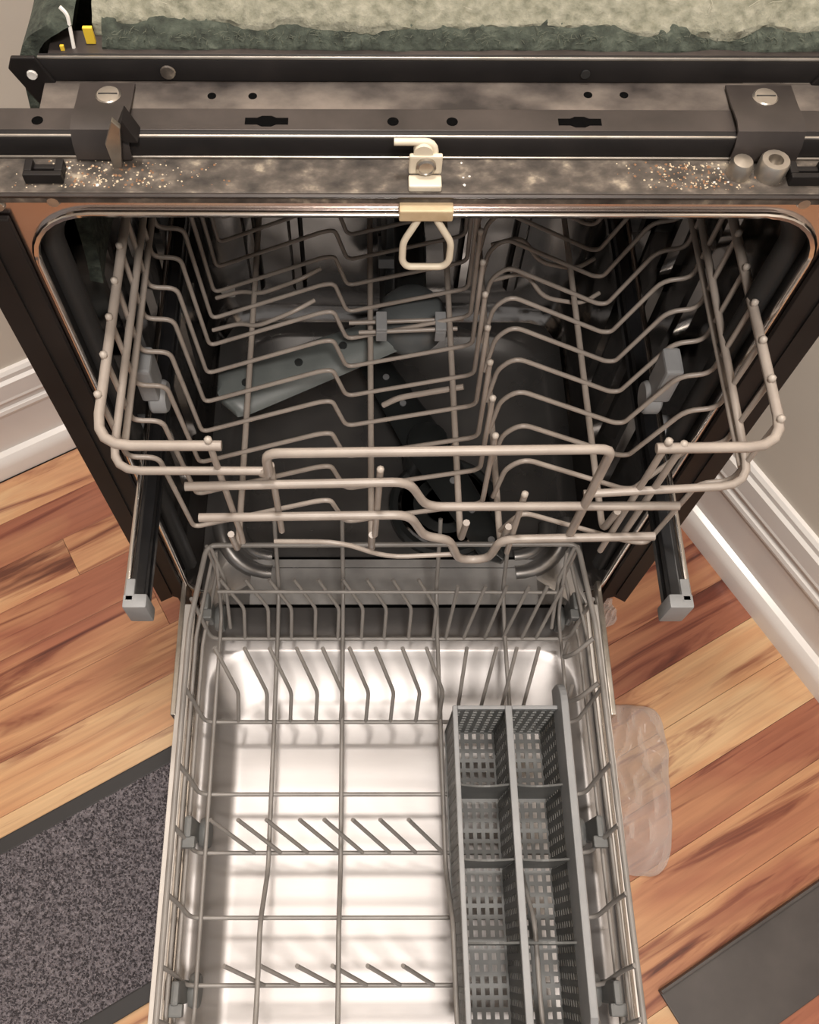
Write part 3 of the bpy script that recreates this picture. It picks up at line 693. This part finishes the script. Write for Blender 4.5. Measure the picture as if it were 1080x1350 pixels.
m.add(v,f).build('side_flap', MAT['felt_dark'], BL, smooth=60)
def fibres(n, reg, mat, L):
    m = MB()
    for i in range(n):
        x = random.uniform(reg[0],reg[1]); y = random.uniform(reg[2],reg[3]); z = random.uniform(reg[4],reg[5])
        a = random.uniform(0,6.28); l = random.uniform(.4,1)*L; b = random.uniform(-.3,.8)
        d = Vector((math.cos(a), math.sin(a), b*.4))*l; q = Vector((x,y,z)); s_ = Vector((-math.sin(a), math.cos(a),0))*.00022; h = Vector((0,0,.0003))
        mid = q+d*.5+Vector((random.uniform(-1,1),random.uniform(-1,1),.4))*l*.22; e = q+d
        m.add([q-s_,q+s_,q+h,mid-s_,mid+s_,mid+h,e], [(0,1,4,3),(1,2,5,4),(2,0,3,5),(3,4,6),(4,5,6),(5,3,6)])
    return m.build('loose_fibres', mat, BL, kind='stuff')
fibres(260,(-.20,.25,.098,.30,.796,.8045),MAT['fibre'],.012)
fibres(350,(-.205,.255,.084,.092,.784,.790),MAT['fibre_dark'],.006)
MB().tube([(-.2245,.083,.772),(-.2235,.090,.800),(-.2275,.092,.8035)], .0013, .003, 6).build('bent_wire', MAT['white'], DW, smooth=60)
MB().box(-.2165,-.2105,.088,.0905,.7808,.792).build('yellow_tag', MAT['yellow'], DW, bevel=.0004)
MB().box(-.232,-.2295,.082,.084,.772,.784).build('yellow_tag', MAT['yellow'], DW, bevel=.0004)

# ------------------------------------------------------------------ floor things
# carpet mat
me_, mn = L0, None
mv1 = Vector((-.295,-.176,0)).dot(V); mu1 = Vector((-.27,-.30,0)).dot(U)+.06; mu0 = -1.05; mv0 = mv1-.262
MT = thing('carpet_mat', 'speckled grey carpet mat with black binding under the door', 'mat', tuple(room((mu0+mu1)/2,(mv0+mv1)/2,FZ)))
def roombox(u0,u1,v0,v1,z0,z1):
    return MB().add([room(u,v_,z) for z in (z0,z1) for v_ in (v0,v1) for u in (u0,u1)], [(0,2,3,1),(4,5,7,6),(0,1,5,4),(2,6,7,3),(0,4,6,2),(1,3,7,5)])
roombox(mu0+.018,mu1-.018,mv0+.018,mv1-.018,FZ,FZ+.006).build('carpet', MAT['carpet'], MT)
for a in ((mu0,mu1,mv1-.020,mv1),(mu0,mu1,mv0,mv0+.020),(mu0,mu0+.02,mv0+.02,mv1-.02),(mu1-.02,mu1,mv0+.02,mv1-.02)):
    roombox(*a,FZ,FZ+.007).build('binding', MAT['binding'], MT, bevel=.002)
for mat, n in ((MAT['tuft_a'],18000),(MAT['tuft_b'],15000)):
    m = MB()
    for i in range(n):
        u = random.uniform(mu0+.02,mu1-.02); v_ = random.uniform(mv0+.02,mv1-.02); h = random.uniform(.003,.006); s_ = random.uniform(.0012,.0022)
        b = room(u,v_,FZ+.0058); a0 = random.random()*6
        m.add([b+Vector((s_*math.cos(a0+q),s_*math.sin(a0+q),0)) for q in (0,2.09,4.19)]+[b+Vector((random.uniform(-.0015,.0015),random.uniform(-.0015,.0015),h))], [(0,1,3),(1,2,3),(2,0,3)])
    m.build('pile', mat, MT, kind='stuff')
# dark flat panel at the lower right
p0 = Vector((.315,-.468,0)); pu0 = p0.dot(U); pv1 = p0.dot(V)+.004
PN = thing('toe_panel', 'dark grey flat metal toe panel lying on the wood floor', 'panel', tuple(room(pu0+.3,pv1-.045,FZ)))
roombox(pu0,pu0+.60,pv1-.098,pv1,FZ,FZ+.006).build('sheet', MAT['panel'], PN, bevel=.001)
roombox(pu0,pu0+.60,pv1-.004,pv1,FZ+.006,FZ+.014).build('folded_lip', MAT['panel'], PN, bevel=.001)
# clear plastic bags
def bag(name, cx_, cy_, sx, sy, h, rot, seed, label):
    nx, ny = 44, 64; v = []; f = []
    for s in (1,0):
        for j in range(ny+1):
            for i in range(nx+1):
                a = -1+2*i/nx; b = -1+2*j/ny
                e = max(0,(1-abs(a)**4)*(1-abs(b)**4))**.5
                rid = 1-abs(noise.noise(Vector((a*1.3+b*1.1+seed, b*1.7-a*.6, .4))))*2.2
                rid2 = 1-abs(noise.noise(Vector((a*2.6-b*1.5, b*2.4+seed, 2))))*2.2
                z = FZ+.003 + (h*e*(.42+.42*rid+.25*rid2) if s else 0.0) + (.002 if s else 0)
                ex = 1+.05*noise.noise(Vector((b*2,seed,a*.3))); ey = 1+.05*noise.noise(Vector((a*2.5,seed+4,0)))
                x = a*sx*ex*math.sqrt(1-.30*b**6)*(1-.10*(b < 0)*b*b); y = b*sy*ey*math.sqrt(1-.18*a**6)
                v.append((cx_+x*math.cos(rot)-y*math.sin(rot), cy_+x*math.sin(rot)+y*math.cos(rot), max(z,FZ+.001+.002*s)))
    N = (nx+1)*(ny+1)
    for j in range(ny):
        for i in range(nx):
            a = j*(nx+1)+i; f += [(a,a+1,a+nx+2,a+nx+1),(N+a,N+a+nx+1,N+a+nx+2,N+a+1)]
    for i in range(nx): f.append((i,N+i,N+i+1,i+1)); a = ny*(nx+1)+i; f.append((a,a+1,N+a+1,N+a))
    for j in range(ny): a = j*(nx+1); f.append((a,a+nx+1,N+a+nx+1,N+a)); a += nx; f.append((a,N+a,N+a+nx+1,a+nx+1))
    o = MB().add(v,f).build(name, MAT['bag'], smooth=35)
    tag(o, label, 'plastic bag'); return o
bag('plastic_bag', .303, -.228, .056, .108, .034, math.radians(-4), 3.0, 'crumpled clear plastic bag on the floor beside the door')
bag('plastic_bag', .292, .010, .024, .022, .03, .3, 8.0, 'small scrap of clear plastic under the right frame corner')

# ------------------------------------------------------------------ ceiling lamps
for (p, e, rad, lab) in LAMPS:
    L = thing('ceiling_lamp', lab, 'lamp', (p[0],p[1],CEIL))
    MB().lathe([(rad*1.1,CEIL),(rad*1.1,CEIL-.02),(rad*1.02,CEIL-.025)], (p[0],p[1],0), 'z', 32).build('base_ring', MAT['white'], L, smooth=40)
    MB().lathe([(rad,CEIL-.025),(rad*.98,CEIL-.045),(rad*.8,CEIL-.058),(rad*.4,CEIL-.064),(.002,CEIL-.066)], (p[0],p[1],0), 'z', 32).build('glass_shade', MAT['lamp'], L, smooth=60)
    ld = bpy.data.lights.new('lamp_light', 'AREA'); ld.shape = 'DISK'; ld.size = rad*2; ld.energy = e; ld.color = (1,.925,.86)
    lo = bpy.data.objects.new('lamp_light', ld); COL.objects.link(lo); lo.parent = L
    lo.location = (0,0,-.075)
